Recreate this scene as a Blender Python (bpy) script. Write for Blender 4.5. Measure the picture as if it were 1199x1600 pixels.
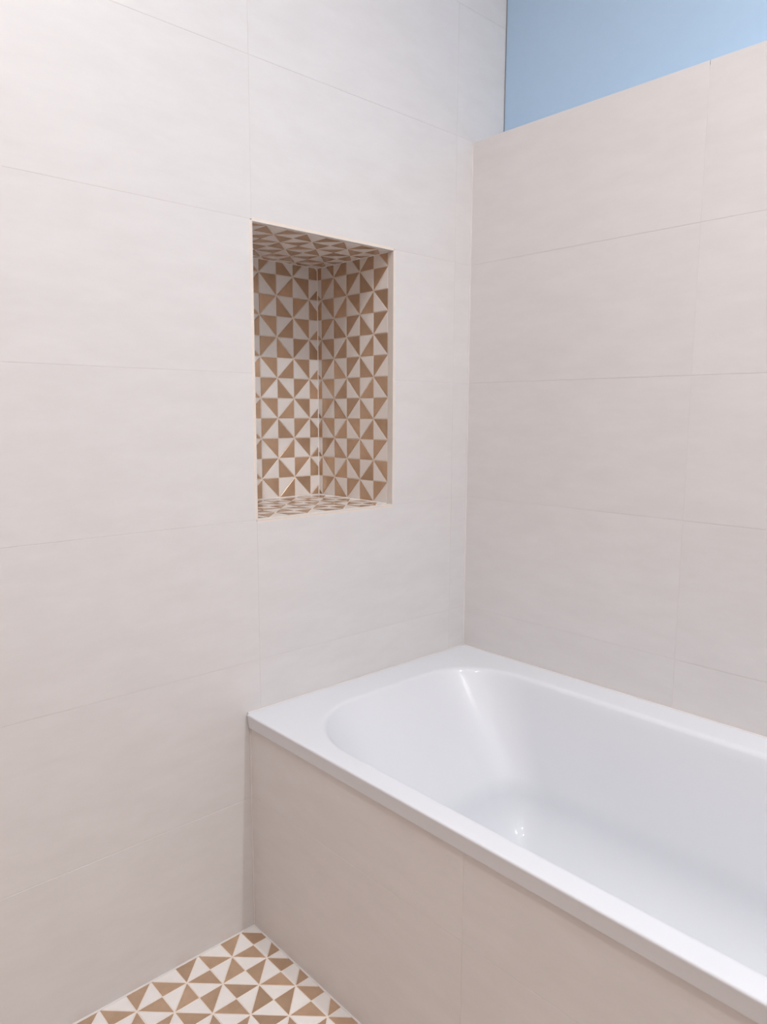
import bpy, bmesh, math, random
from mathutils import Vector, Matrix
random.seed(7)
S = bpy.context.scene
for o in list(bpy.data.objects): bpy.data.objects.remove(o)
COL = S.collection

# ------------------------------------------------------------ camera
F, YAW, PIT, ROL = 1140.6, 0.8242, 0.1345, 0.0039
CAM = Vector((1.2928, -1.5011, 1.1378))
fw = Vector((-math.sin(YAW)*math.cos(PIT), math.cos(YAW)*math.cos(PIT), -math.sin(PIT)))
rt = Vector((math.cos(YAW), math.sin(YAW), 0)); up = rt.cross(fw)
r2 = rt*math.cos(ROL)+up*math.sin(ROL); u2 = -rt*math.sin(ROL)+up*math.cos(ROL)
cd = bpy.data.cameras.new('camera'); cam = bpy.data.objects.new('camera', cd); COL.objects.link(cam)
cam.matrix_world = Matrix(((r2.x, u2.x, -fw.x, CAM.x), (r2.y, u2.y, -fw.y, CAM.y), (r2.z, u2.z, -fw.z, CAM.z), (0, 0, 0, 1)))
cd.sensor_fit = 'VERTICAL'; cd.sensor_height = 24; cd.lens = F/1600*24; cd.clip_start = .02
S.camera = cam

# ------------------------------------------------------------ world, exposure
w = bpy.data.worlds.new('world'); S.world = w; w.use_nodes = True
w.node_tree.nodes['Background'].inputs[0].default_value = (.8, .88, 1, 1)
w.node_tree.nodes['Background'].inputs[1].default_value = .3
S.view_settings.view_transform = 'Standard'; S.view_settings.look = 'None'
S.view_settings.gamma = 1; S.view_settings.use_curve_mapping = False
S.view_settings.exposure = 0.22

# ------------------------------------------------------------ lamp positions (fixtures are built further down)
CEIL = 2.85
LAMPS = [(1.64, -0.60, 14.5), (0.84, -1.22, 4.8), (1.30, -1.62, 8.5)]
LCOL = (.99, 1.0, 1.015)

# ------------------------------------------------------------ measurements (metres)
ZR = .5004            # bath rim height
ZP = 1.8216           # top of the low wall behind the bath
DB = .122             # depth of the low wall, the blue wall stands behind it
N0, N1, Z0, Z1, ND = -.6654, -.2751, .9151, 1.5168, .2934   # niche
YP = -.6942           # face of the bath panel
XR, YF = 1.702, -2.35
ROWS = [0, .3055, .611, .9150, 1.217, 1.519, 1.824, 2.129, 2.434, 2.739, CEIL]
Q = .0516             # mosaic cell

# ------------------------------------------------------------ materials
def mat(name, rgb, rough=.5, spec=.5, coat=0, metal=0):
    m = bpy.data.materials.new(name); m.use_nodes = True
    b = m.node_tree.nodes['Principled BSDF']
    b.inputs['Base Color'].default_value = (*rgb, 1); b.inputs['Roughness'].default_value = rough
    b.inputs['Specular IOR Level'].default_value = spec; b.inputs['Coat Weight'].default_value = coat
    b.inputs['Metallic'].default_value = metal
    return m, m.node_tree, b
def nd(t, ty, **k):
    n = t.nodes.new(ty)
    for a, v in k.items():
        if hasattr(n, a): setattr(n, a, v)
        else: n.inputs[a].default_value = v
    return n
def textured(name, c1, c2, scale, stretch, rough, spec=.5, rnd=.04, bump=.0004, coat=0, metal=0):
    """stone-like surface: two tones mixed by stretched noise, a slight tone of its own for every piece"""
    m, t, b = mat(name, c1, rough, spec, coat, metal)
    L = t.links
    tc = nd(t, 'ShaderNodeNewGeometry'); oi = nd(t, 'ShaderNodeObjectInfo')
    mp = nd(t, 'ShaderNodeMapping'); mp.inputs['Scale'].default_value = stretch
    mp.inputs['Rotation'].default_value = (.35, .35, 0)
    sh = nd(t, 'ShaderNodeVectorMath', operation='SCALE'); sh.inputs['Scale'].default_value = 7.0
    cb = nd(t, 'ShaderNodeCombineXYZ')
    for i in range(3): L.new(oi.outputs['Random'], cb.inputs[i])
    L.new(cb.outputs[0], sh.inputs[0])
    ad = nd(t, 'ShaderNodeVectorMath', operation='ADD')
    L.new(tc.outputs['Position'], ad.inputs[0]); L.new(sh.outputs[0], ad.inputs[1]); L.new(ad.outputs[0], mp.inputs[0])
    n1 = nd(t, 'ShaderNodeTexNoise'); n1.inputs['Scale'].default_value = scale; n1.inputs['Detail'].default_value = 6
    n1.inputs['Roughness'].default_value = .62; L.new(mp.outputs[0], n1.inputs['Vector'])
    cr = nd(t, 'ShaderNodeValToRGB'); cr.color_ramp.elements[0].position = .36; cr.color_ramp.elements[1].position = .66
    cr.color_ramp.elements[0].color = (*c2, 1); cr.color_ramp.elements[1].color = (*c1, 1)
    L.new(n1.outputs['Fac'], cr.inputs[0])
    mr = nd(t, 'ShaderNodeMapRange'); mr.inputs['To Min'].default_value = 1-rnd; mr.inputs['To Max'].default_value = 1+rnd*.4
    L.new(oi.outputs['Random'], mr.inputs['Value'])
    hs = nd(t, 'ShaderNodeHueSaturation'); L.new(mr.outputs[0], hs.inputs['Value']); L.new(cr.outputs[0], hs.inputs['Color'])
    L.new(hs.outputs[0], b.inputs['Base Color'])
    bp = nd(t, 'ShaderNodeBump'); bp.inputs['Distance'].default_value = bump; bp.inputs['Strength'].default_value = .6
    L.new(n1.outputs['Fac'], bp.inputs['Height']); L.new(bp.outputs[0], b.inputs['Normal'])
    return m
M = {}
M['tile'] = textured('stone_tile', (.765, .742, .738), (.735, .71, .704), 9, (1, 1, 3.0), .42, .45, .012, .0003)
M['grout'] = textured('grout', (.75, .715, .705), (.72, .685, .675), 60, (1, 1, 1), .9, .2, .02)
M['mosaic_grout'] = textured('mosaic_grout', (.86, .76, .68), (.82, .72, .64), 60, (1, 1, 1), .85, .2, .02)
M['white_mosaic'] = textured('white_mosaic', (.90, .86, .835), (.87, .83, .805), 30, (1, 1, 1), .24, .5, .03, .0002)
M['tan_mosaic'] = textured('tan_mosaic', (.69, .49, .345), (.57, .40, .27), 22, (1, 1, 1), .24, .5, .13, .0002, metal=.5)
M['enamel'], _, _b = mat('enamel', (.735, .75, .79), .38, .3, .30); _b.inputs['Coat Roughness'].default_value = .06
M['silicone'], _, _ = mat('silicone', (.79, .745, .73), .35)
M['niche_silicone'], _, _ = mat('niche_silicone', (.93, .90, .89), .3)
M['trim'] = textured('trim', (.80, .755, .72), (.77, .725, .69), 20, (1, 1, 1), .35, .5, .02)
M['blue'] = textured('blue_paint', (.475, .65, .85), (.465, .64, .84), 50, (1, 1, 1), .55, .3, 0, .0003)
M['paint'] = textured('white_paint', (.85, .84, .84), (.83, .82, .82), 40, (1, 1, 1), .8, .2, 0, .0003)
M['sand'] = textured('sand_paint', (.70, .54, .44), (.68, .52, .42), 40, (1, 1, 1), .8, .2, 0, .0003)
M['gap'], _, _ = mat('dark_gap', (.12, .14, .2), .9)
M['chrome'], _, _ = mat('chrome', (.8, .8, .82), .12, metal=1)
M['lamp'], _t, _b = mat('lamp_lens', (1, 1, 1), .3)
_b.inputs['Emission Color'].default_value = (*LCOL, 1); _b.inputs['Emission Strength'].default_value = 30

# ------------------------------------------------------------ helpers
def link(name, me, m=None, parent=None, mw=None):
    o = bpy.data.objects.new(name, me); COL.objects.link(o)
    if m is not None and not me.materials: me.materials.append(m)
    if parent is not None: o.parent = parent
    if mw is not None: o.matrix_local = mw
    return o
def props(o, label=None, cat=None, kind=None, group=None):
    for k, v in (('label', label), ('category', cat), ('kind', kind), ('group', group)):
        if v: o[k] = v
    return o
def box_bm(bm, a, b):
    a, b = Vector(a), Vector(b)
    vs = [bm.verts.new((x, y, z)) for x in (a.x, b.x) for y in (a.y, b.y) for z in (a.z, b.z)]
    for f in ((0, 1, 3, 2), (4, 6, 7, 5), (0, 4, 5, 1), (2, 3, 7, 6), (0, 2, 6, 4), (1, 5, 7, 3)):
        bm.faces.new([vs[i] for i in f])
def bm_mesh(bm, name):
    bmesh.ops.recalc_face_normals(bm, faces=bm.faces[:])
    me = bpy.data.meshes.new(name); bm.to_mesh(me); bm.free(); return me
def boxes(name, lst, m, parent=None, mw=None, bevel=0):
    bm = bmesh.new()
    for a, b in lst: box_bm(bm, a, b)
    if bevel: bmesh.ops.bevel(bm, geom=bm.edges[:], offset=bevel, segments=1, affect='EDGES')
    return link(name, bm_mesh(bm, name), m, parent, mw)
def prism_mesh(name, poly, h, ch):
    """flat polygon piece of height h (from z=0) with a small chamfer round the face; no underside"""
    n = len(poly); bm = bmesh.new()
    c = Vector((sum(p[0] for p in poly)/n, sum(p[1] for p in poly)/n))
    ins = inset(poly, ch)
    if len(ins) != n: ins = [(c.x+(p[0]-c.x)*.9, c.y+(p[1]-c.y)*.9) for p in poly]
    v0 = [bm.verts.new((p[0], p[1], -.002)) for p in poly]
    v1 = [bm.verts.new((p[0], p[1], h-ch)) for p in poly]
    v2 = [bm.verts.new((p[0], p[1], h)) for p in ins]
    for i in range(n):
        j = (i+1) % n
        bm.faces.new((v0[i], v0[j], v1[j], v1[i])); bm.faces.new((v1[i], v1[j], v2[j], v2[i]))
    bm.faces.new(v2)
    me = bpy.data.meshes.new(name); bm.to_mesh(me); bm.free(); return me
def area(p): return .5*sum(p[i][0]*p[(i+1) % len(p)][1]-p[(i+1) % len(p)][0]*p[i][1] for i in range(len(p)))
def clip(poly, ax, v, keep_gt):
    out = []
    for i in range(len(poly)):
        a, b = poly[i], poly[(i+1) % len(poly)]
        ia, ib = ((a[ax] >= v) == keep_gt), ((b[ax] >= v) == keep_gt)
        if ia: out.append(a)
        if ia != ib:
            t = (v-a[ax])/(b[ax]-a[ax]); out.append((a[0]+t*(b[0]-a[0]), a[1]+t*(b[1]-a[1])))
    q = []
    for p in out:
        if not q or (abs(p[0]-q[-1][0])+abs(p[1]-q[-1][1])) > 1e-5: q.append(p)
    if len(q) > 1 and abs(q[0][0]-q[-1][0])+abs(q[0][1]-q[-1][1]) < 1e-5: q.pop()
    return q
def inset(poly, d):
    """offset a counter-clockwise convex polygon inwards by clipping with its shifted edges"""
    out = list(poly); n = len(poly)
    for i in range(n):
        a, b = poly[i], poly[(i+1) % n]
        ex, ey = b[0]-a[0], b[1]-a[1]; l = math.hypot(ex, ey)
        if l < 1e-7: continue
        nx, ny = -ey/l, ex/l
        res = []
        for k in range(len(out)):
            p, q = out[k], out[(k+1) % len(out)]
            dp = (p[0]-a[0])*nx+(p[1]-a[1])*ny-d; dq = (q[0]-a[0])*nx+(q[1]-a[1])*ny-d
            if dp >= 0: res.append(p)
            if (dp >= 0) != (dq >= 0):
                t = dp/(dp-dq); res.append((p[0]+t*(q[0]-p[0]), p[1]+t*(q[1]-p[1])))
        out = res
        if len(out) < 3: return []
    return out
def frame(o, u, v):
    u, v = Vector(u), Vector(v); n = u.cross(v)
    return Matrix(((u.x, v.x, n.x, o[0]), (u.y, v.y, n.y, o[1]), (u.z, v.z, n.z, o[2]), (0, 0, 0, 1)))

def triangles(u0, v0, u1, v1, au, av, qu, qv, mirror=False):
    """pinwheel mosaic over a rectangle; (au, av) is a star where the N-NE triangle is white"""
    out = []
    i0, i1 = math.floor((u0-au)/qu), math.ceil((u1-au)/qu); j0, j1 = math.floor((v0-av)/qv), math.ceil((v1-av)/qv)
    for i in range(i0, i1):
        for j in range(j0, j1):
            a, b, c, d = (au+i*qu, av+j*qv), (au+(i+1)*qu, av+j*qv), (au+(i+1)*qu, av+(j+1)*qv), (au+i*qu, av+(j+1)*qv)
            if (i+j) % 2 == 0:
                A = (i % 2 == 0)           # lower-left corner is an A star: lower right dark, else upper left dark
                ts = [((a, b, c), A), ((a, c, d), not A)]
            else:
                # diagonal b-d ; lower-right corner is A when i odd: its NW cell has the upper right dark
                A = ((i+1) % 2 == 0)
                ts = [((b, c, d), A), ((a, b, d), not A)]
            for t, dark in ts:
                p = list(t)
                for ax, v, k in ((0, u0, True), (0, u1, False), (1, v0, True), (1, v1, False)):
                    p = clip(p, ax, v, k)
                    if len(p) < 3: break
                if len(p) < 3: continue
                whole = len(p) == 3 and abs(area(p)-qu*qv/2) < 1e-7
                p = inset(p, .0009)
                if len(p) < 3 or area(p) < 6e-6: continue
                out.append((p, dark, whole, t))
    return out
SHARE = {}
def mosaic(parent, mw_world, tris, visible, h=.0012, piece='mosaic_tile'):
    rest = {True: bmesh.new(), False: bmesh.new()}; cnt = 0
    for p, dark, whole, t in tris:
        cx = sum(q[0] for q in p)/len(p); cy = sum(q[1] for q in p)/len(p)
        if visible(mw_world @ Vector((cx, cy, 0))):
            loc = [(q[0]-cx, q[1]-cy) for q in p]
            key = tuple(round(c, 5) for q in loc for c in q)+(dark,)
            me = SHARE.get(key)
            if me is None:
                me = prism_mesh(piece, loc, h, .0004); me.materials.append(M['tan_mosaic' if dark else 'white_mosaic'])
                SHARE[key] = me
            o = link(piece, me, None, parent); o.location = (cx, cy, random.uniform(-.00015, .0001))
            cnt += 1
        else:
            bm = rest[dark]; ins = inset(p, .0004); n = len(p)
            if len(ins) != n: continue
            v0 = [bm.verts.new((q[0], q[1], -.002)) for q in p]; v2 = [bm.verts.new((q[0], q[1], h)) for q in ins]
            for i in range(n): bm.faces.new((v0[i], v0[(i+1) % n], v2[(i+1) % n], v2[i]))
            bm.faces.new(v2)
    a, b = rest[False], rest[True]
    if len(a.verts)+len(b.verts):
        me = bpy.data.meshes.new('mosaic_field'); me.materials.append(M['white_mosaic']); me.materials.append(M['tan_mosaic'])
        na = len(a.faces)
        t = bpy.data.meshes.new('t'); b.to_mesh(t); a.from_mesh(t)
        a.faces.ensure_lookup_table()
        for i, f in enumerate(a.faces): f.material_index = 1 if i >= na else 0
        a.to_mesh(me); bpy.data.meshes.remove(t)
        o = link('mosaic_field', me, None, parent); o['kind'] = 'stuff'
        o['label'] = 'joined white and tan triangular mosaic pieces'
    a.free(); b.free()
    return cnt

def project(P):
    d = P-CAM; z = d.dot(fw)
    if z <= .01: return None
    return 599.5+F*d.dot(r2)/z, 800-F*d.dot(u2)/z
def in_frame(P, m=6):
    q = project(P); return q is not None and -m < q[0] < 1199+m and -m < q[1] < 1600+m
def through_niche(P):
    if not in_frame(P): return False
    t = (0-CAM.x)/(P.x-CAM.x) if P.x < -.0001 else 1
    h = CAM+(P-CAM)*min(t, 1); e = .012
    return N0-e < h.y < N1+e and Z0-e < h.z < Z1+e

# ------------------------------------------------------------ wall_left with its niche
TH = .009     # tile thickness
wall_left = boxes('wall_left', [
    ((-.40, YF-.1, -.1), (-.0004, N0-.004, CEIL)), ((-.40, N1+.004, -.1), (-.0004, DB+.004, CEIL)),
    ((-.40, N0-.004, -.1), (-.0004, N1+.004, Z0-.004)), ((-.40, N0-.004, Z1+.004), (-.0004, N1+.004, CEIL)),
    ((-.40, N0-.004, Z0-.004), (-ND-.004, N1+.004, Z1+.004))], M['grout'])
props(wall_left, 'left wall of large pale stone tiles around a tall mosaic niche', kind='structure')
def rect_tiles(parent, mw, cols, rows, skip=None, gap=.0006, name='wall_tile', m='tile'):
    for i in range(len(cols)-1):
        for j in range(len(rows)-1):
            rs = [(cols[i], rows[j], cols[i+1], rows[j+1])]
            if skip: rs = skip(rs[0])
            for (a, b, c, d) in rs:
                pr = random.uniform(-.00015, .0001)
                P = [(a+gap, b+gap), (c-gap, b+gap), (c-gap, d-gap), (a+gap, d-gap)]
                cx, cy = (a+c)/2, (b+d)/2
                me = prism_mesh(name, [(x-cx, y-cy) for x, y in P], 0, .0002)
                me.materials.append(M[m])
                # deepen so that the piece reaches its bed
                o = link(name, me, None, parent, mw @ Matrix.Translation((cx, cy, pr)))
def niche_skip(r):
    a, b, c, d = r
    if a < N1 and c > N0+.01 and b > Z0-.01 and d < Z1+.01: return [(N1+.002, b, c, d)] 
    return [r]
# local frame on the wall: u = +y, v = +z, normal = +x
rect_tiles(wall_left, frame((0, 0, 0), (0, 1, 0), (0, 0, 1)), [YF, -1.875, -1.27, -.6665, -.0600, DB], ROWS, niche_skip)

# niche faces
def face(name, o, u, v, W, H, tri_args, vis, label):
    mw = frame(o, u, v)
    f = boxes(name, [((0, 0, -.006), (W, H, 0))], M['mosaic_grout'], wall_left, mw)
    mosaic(f, mw, triangles(*tri_args), vis); props(f, label)
    return f
TX, TZ = .0185, .0125
never = lambda P: False
# back: u=+y v=+z normal +x
face('niche_back', (-ND, N0, Z0), (0, 1, 0), (0, 0, 1), N1-N0, Z1-Z0,
     (.0, .0, N1-N0, Z1-Z0, -.4078-N0, 1.4325-.0515*10-Z0, Q, .0515), through_niche, 'back of the niche in triangular mosaic')
# far side: u=+x v=+z normal -y
face('niche_side', (-ND, N1, Z0), (1, 0, 0), (0, 0, 1), ND, Z1-Z0,
     (.0, .0, ND-TX, Z1-Z0, -.1215+ND-Q*2, 1.4841-.0515*10-Z0, Q, .0515), through_niche, 'far side of the niche in triangular mosaic')
# near side (faces away): u=-x v=+z normal +y
face('niche_side', (0, N0, Z0), (-1, 0, 0), (0, 0, 1), ND, Z1-Z0,
     (TX, .0, ND, Z1-Z0, .0185+Q, .0515-.03, Q, .0515), never, 'near side of the niche in triangular mosaic')
# top, normal -z: u=+y, v=+x  (world x,y pattern given right=+x up=+y -> mirrored coordinates handled by swapping)
def tri_swapped(x0, y0, x1, y1, ax, ay, q):
    out = []
    for p, dark, whole, t in triangles(x0, y0, x1, y1, ax, ay, q, q):
        out.append(([(b, a) for a, b in reversed(p)], dark, whole, t))
    return out
mw = frame((0, 0, Z1), (0, 1, 0), (1, 0, 0))
f = boxes('niche_top', [((N0, -ND, -.006), (N1, 0, 0))], M['mosaic_grout'], wall_left, mw)
mosaic(f, mw, tri_swapped(-ND, N0, -TZ, N1, -.0641, -.5701, Q), through_niche); props(f, 'ceiling of the niche in triangular mosaic')
mw = frame((0, 0, Z0), (1, 0, 0), (0, 1, 0))
f = boxes('niche_bottom', [((-ND, N0, -.006), (0, N1, 0))], M['mosaic_grout'], wall_left, mw)
mosaic(f, mw, triangles(-ND, N0, -TZ, N1, -.0641, -.5765, Q, Q), never); props(f, 'sill of the niche in triangular mosaic')
# edge trims of the niche (tile edge profiles)
e = .0022
for a, b, l in (((-TX+.001, N1-.0012, Z0+.001), (.0006, N1+e-.0003, Z1-.001), 'far'), ((-TX+.001, N0-e+.0003, Z0+.001), (.0006, N0+.0012, Z1-.001), 'near'),
             ((-TZ+.001, N0-e, Z1-.001), (.0006, N1+e, Z1+e-.0003), 'top'), ((-TZ+.001, N0-e, Z0-e+.0003), (.0006, N1+e, Z0+.0012), 'bottom')):
    boxes('edge_trim', [(a, b)], M['trim'], wall_left, bevel=.0005)
# pale silicone in the inner corners of the niche
def bead(name, pts, r, parent, m='silicone'):
    cu = bpy.data.curves.new(name, 'CURVE'); cu.dimensions = '3D'; cu.bevel_depth = r; cu.bevel_resolution = 1
    sp = cu.splines.new('POLY'); sp.points.add(len(pts)-1)
    for p, q in zip(sp.points, pts): p.co = (*q, 1)
    o = bpy.data.objects.new(name, cu); COL.objects.link(o)
    dg = bpy.context.evaluated_depsgraph_get(); me = bpy.data.meshes.new_from_object(o.evaluated_get(dg))
    bpy.data.objects.remove(o); bpy.data.curves.remove(cu)
    me.materials.clear()
    return link(name, me, M[m], parent)
bead('corner_bead', [(-ND+.0006, N1-.0006, Z0), (-ND+.0006, N1-.0006, Z1)], .0026, wall_left, 'niche_silicone')
bead('corner_bead', [(-ND+.0006, N0, Z0+.0006), (-ND+.0006, N1-.0006, Z0+.0006), (-TX, N1-.0006, Z0+.0006)], .0026, wall_left, 'niche_silicone')
bead('corner_bead', [(-ND+.0006, N0, Z1-.0006), (-ND+.0006, N1-.0006, Z1-.0006), (-TX, N1-.0006, Z1-.0006)], .0018, wall_left, 'niche_silicone')

# ------------------------------------------------------------ wall_back: low tiled wall with a ledge, blue wall behind it
wall_back = boxes('wall_back', [((0, .0004, -.1), (XR, DB, ZP-TH))], M['grout'])
props(wall_back, 'half-height wall of large pale tiles behind the bath', kind='structure')
cols = [.0015, .6025, 1.2075, XR]
rows_b = [r for r in ROWS if r < ZP-.02]+[ZP]
rect_tiles(wall_back, frame((0, 0, 0), (1, 0, 0), (0, 0, 1)), cols, rows_b)
boxes('ledge_tile', [((.0015, 0, ZP-TH+.0005), (.6018, DB-.001, ZP))], M['tile'], wall_back, bevel=.0004)
boxes('ledge_tile', [((.6032, 0, ZP-TH+.0005), (1.2068, DB-.001, ZP))], M['tile'], wall_back, bevel=.0004)
boxes('ledge_tile', [((1.2082, 0, ZP-TH+.0005), (XR, DB-.001, ZP))], M['tile'], wall_back, bevel=.0004)
bead('corner_bead', [(.0006, -.0006, ZR-.002), (.0006, -.0006, ZP)], .0022, wall_back)
wall_blue = boxes('wall_rear', [((.003, DB+.001, ZP-.3), (XR, DB+.1, CEIL))], M['blue'])
props(wall_blue, 'light blue painted wall above the half-height tiled wall', kind='structure')
boxes('shadow_joint', [((.0, DB+.003, ZP), (.003, DB+.05, CEIL))], M['gap'], wall_blue)

# ------------------------------------------------------------ room shell out of frame
props(boxes('wall_right', [((XR, YF-.1, -.1), (XR+.1, DB+.1, CEIL))], M['tile']), 'plain pale wall at the foot end of the bath', kind='structure')
props(boxes('wall_front', [((-.0005, YF-.1, -.1), (XR, YF, CEIL))], M['sand']), 'sand coloured wall opposite the bath', kind='structure')
props(boxes('ceiling', [((-.4, YF-.1, CEIL), (XR+.1, DB+.1, CEIL+.1))], M['paint']), 'plain white ceiling above the bath', kind='structure')

# ------------------------------------------------------------ floor of triangular mosaic
floor = boxes('floor', [((0, YF, -.1), (XR, .0, -.0002))], M['mosaic_grout'])
props(floor, 'floor of white and tan triangular mosaic beside the bath', kind='structure')
fm = frame((0, 0, 0), (1, 0, 0), (0, 1, 0))
QX, QY = .0513, .0523
mosaic(floor, fm, triangles(.0012, YF+.001, XR-.001, YP-.002, 0, -.8345, QX, QY), lambda P: in_frame(P, 3), h=.0008)
bead('floor_bead', [(.0008, YF, .0), (.0008, YP-.0008, .0), (XR, YP-.0008, .0)], .0035, floor)

# ------------------------------------------------------------ bath panel (tiled front)
panel = boxes('bath_panel', [((.001, YP+.0004, 0), (XR-.001, YP+.018, ZR-.036))], M['grout'])
props(panel, 'tiled front panel below the bath rim in large beige stone tiles', 'panel')
rect_tiles(panel, frame((0, YP, 0), (1, 0, 0), (0, 0, 1)), [.002, .6075, 1.2125, XR-.001], [.001, .311, ZR-.036], name='panel_tile')
bead('corner_bead', [(.0012, YP-.0004, .002), (.0012, YP-.0004, ZR-.036)], .0018, panel)

# ------------------------------------------------------------ bathtub
def rrect(x0, x1, y0, y1, r, n=16):
    """rounded rectangle, r = 4 (rx, ry) pairs from corner (x0,y0) counter-clockwise"""
    pts = []
    for (cx, cy, sx, sy, a0), (rx, ry) in zip(((x0, y0, 1, 1, math.pi), (x1, y0, -1, 1, 1.5*math.pi), (x1, y1, -1, -1, 0), (x0, y1, 1, -1, .5*math.pi)), r):
        for i in range(n+1):
            a = a0+i/n*math.pi/2
            pts.append((cx+sx*rx+rx*math.cos(a), cy+sy*ry+ry*math.sin(a)))
    # straight runs are subdivided so that shading stays smooth
    out = []
    m = n+1
    for c in range(4):
        seg = pts[c*m:(c+1)*m]; out += seg
        a, b = seg[-1], pts[((c+1)*m) % len(pts)]
        for k in range(1, 8): out.append((a[0]+(b[0]-a[0])*k/8, a[1]+(b[1]-a[1])*k/8))
    return out
def make_bath():
    X0, X1, Y0, Y1 = .0015, 1.700, -.7050, -.0015
    rings = []
    def R(x0, x1, y0, y1, r, z): rings.append([(p[0], p[1], z) for p in rrect(x0, x1, y0, y1, r)])
    def ro(v): return [(v, v)]*4
    R0 = len(rings)
    R(X0+.001, X1-.001, Y0+.0045, Y1-.001, ro(.006), ZR-.0325)
    R(X0, X1, Y0+.0038, Y1, ro(.006), ZR-.031)
    R(X0, X1, Y0+.0036, Y1, ro(.006), ZR-.029)
    R(X0, X1, Y0+.0006, Y1, ro(.006), ZR-.0065)
    for k in range(0, 6):
        a = k/5*math.pi/2; q = .0038
        i = q*(1-math.cos(a)); z = ZR-q+q*math.sin(a)
        R(X0+min(i, .006), X1-min(i, .006), Y0+i, Y1-min(i, .006), ro(.006+.0005*k), z)
    R(X0+.03, X1-.03, Y0+.016, Y1-.012, ro(.03), ZR)
    # basin: opening then walls; p(t) blends opening -> foot
    op = dict(x0=.098, x1=1.60, y0=-.655, y1=-.088)
    ft = dict(x0=.315, x1=1.48, y0=-.57, y1=-.165)
    rt_, rb = [(.19, .175), (.19, .175), (.17, .15), (.17, .15)], [(.09, .09)]*4
    def ring(t, z, d=0):
        g = {k: op[k]+(ft[k]-op[k])*t for k in op}
        rr = [((a[0]+(b[0]-a[0])*t)-d, (a[1]+(b[1]-a[1])*t)-d) for a, b in zip(rt_, rb)]
        R(g['x0']+d, g['x1']-d, g['y0']+d, g['y1']-d, [(max(a, .02), max(b, .02)) for a, b in rr], z)
    fr = .016
    ring(0, ZR, -(fr+.006))
    for k in range(7):
        a = k/6*math.radians(62)
        ring(0, ZR-fr*(1-math.cos(a)), -fr*(.883-math.sin(a)))
    zt, zb, bf = ZR-fr*.531, .150, .125
    for k in range(1, 13):
        t = k/12; ring(t*.9, zt+(zb+bf-zt)*t)
    for k in range(1, 11):
        a = k/10*math.pi/2
        ring(.9+.1*math.sin(a), zb+bf-bf*math.sin(a), bf*(1-math.cos(a)))
    ring(1, zb-.0015, bf+.03); ring(1, zb-.002, .165)
    # underside: the same shell 5 mm lower and wider, joined inside the turned-down rim
    top = rings; rings = []
    th = .005
    def ringo(t, z, d=0): ring(t, z, d-th)
    ringo(1, zb-.007, .165); ringo(1, zb-.007, bf+.03)
    for k in range(10, 0, -2):
        a = k/10*math.pi/2
        ringo(.9+.1*math.sin(a), zb+bf-bf*math.sin(a)-th, bf*(1-math.cos(a)))
    for k in range(12, 0, -2):
        t = k/12; ringo(t*.9, zt+(zb+bf-zt)*t-th)
    ring(0, ZR-th, -(fr+.004))
    R(X0+.004, X1-.004, Y0+.0075, Y1-.004, ro(.004), ZR-th)
    R(X0+.004, X1-.004, Y0+.0075, Y1-.004, ro(.004), ZR-.0320)
    rings += top
    bm = bmesh.new(); vr = [[bm.verts.new(p) for p in r] for r in rings]
    n = len(rings[0])
    for a, b in zip(vr, vr[1:]):
        for i in range(n):
            try: bm.faces.new((a[i], a[(i+1) % n], b[(i+1) % n], b[i]))
            except ValueError: pass
    bm.faces.new(vr[-1]); bm.faces.new(vr[0])
    bmesh.ops.remove_doubles(bm, verts=bm.verts[:], dist=1e-5)
    for f in bm.faces: f.smooth = True
    me = bm_mesh(bm, 'bathtub')
    me.materials.append(M['enamel'])
    o = link('bathtub', me)
    # outward normals should point up into the basin
    if sum(p.normal.z*p.area for p in me.polygons) < 0: me.flip_normals()
    return props(o, 'white enamel bathtub set in the corner below the niche', 'bathtub')
tub = make_bath()
bead('rim_bead', [(.0010, -.700, ZR-.0008), (.0010, -.0010, ZR-.0008), (XR-.002, -.0010, ZR-.0008)], .0018, tub)
def disc(name, c, r, h, m, parent=None, n=32, ring=None):
    bm = bmesh.new(); prof = [(r, 0), (r, h*.6), (r*.92, h), (.001, h)] if not ring else [(r, 0), (r, h), (ring, h), (ring*.96, h*.2), (ring*.96, 0)]
    rows = [[bm.verts.new((c[0]+q*math.cos(2*math.pi*i/n), c[1]+q*math.sin(2*math.pi*i/n), c[2]+z)) for i in range(n)] for q, z in prof]
    for a, b in zip(rows, rows[1:]):
        for i in range(n): bm.faces.new((a[i], a[(i+1) % n], b[(i+1) % n], b[i]))
    for f in bm.faces: f.smooth = True
    return link(name, bm_mesh(bm, name), m, parent)
disc('drain', (1.05, -.36, .1478), .035, .004, M['chrome'], tub)

# ------------------------------------------------------------ ceiling downlights
for i, (x, y, p) in enumerate(LAMPS):
    root = bpy.data.objects.new('downlight', None); COL.objects.link(root); root.location = (x, y, CEIL)
    lab = ['round white downlight in the ceiling above the foot end of the bath', 'round white downlight in the ceiling near the niche wall', 'round white downlight in the middle of the ceiling'][i]
    props(root, lab, 'ceiling light', group='ceiling downlights')
    disc('ring', (0, 0, -.006), .045, .006, M['paint'], root, ring=.034)
    disc('lens', (0, 0, -.004), .033, .002, M['lamp'], root)
    l = bpy.data.lights.new('downlight_glow', 'AREA'); l.shape = 'DISK'; l.size = .04; l.spread = math.radians(152); l.energy = p; l.color = LCOL
    lo = bpy.data.objects.new('glow', l); COL.objects.link(lo); lo.parent = root; lo.location = (0, 0, -.008)
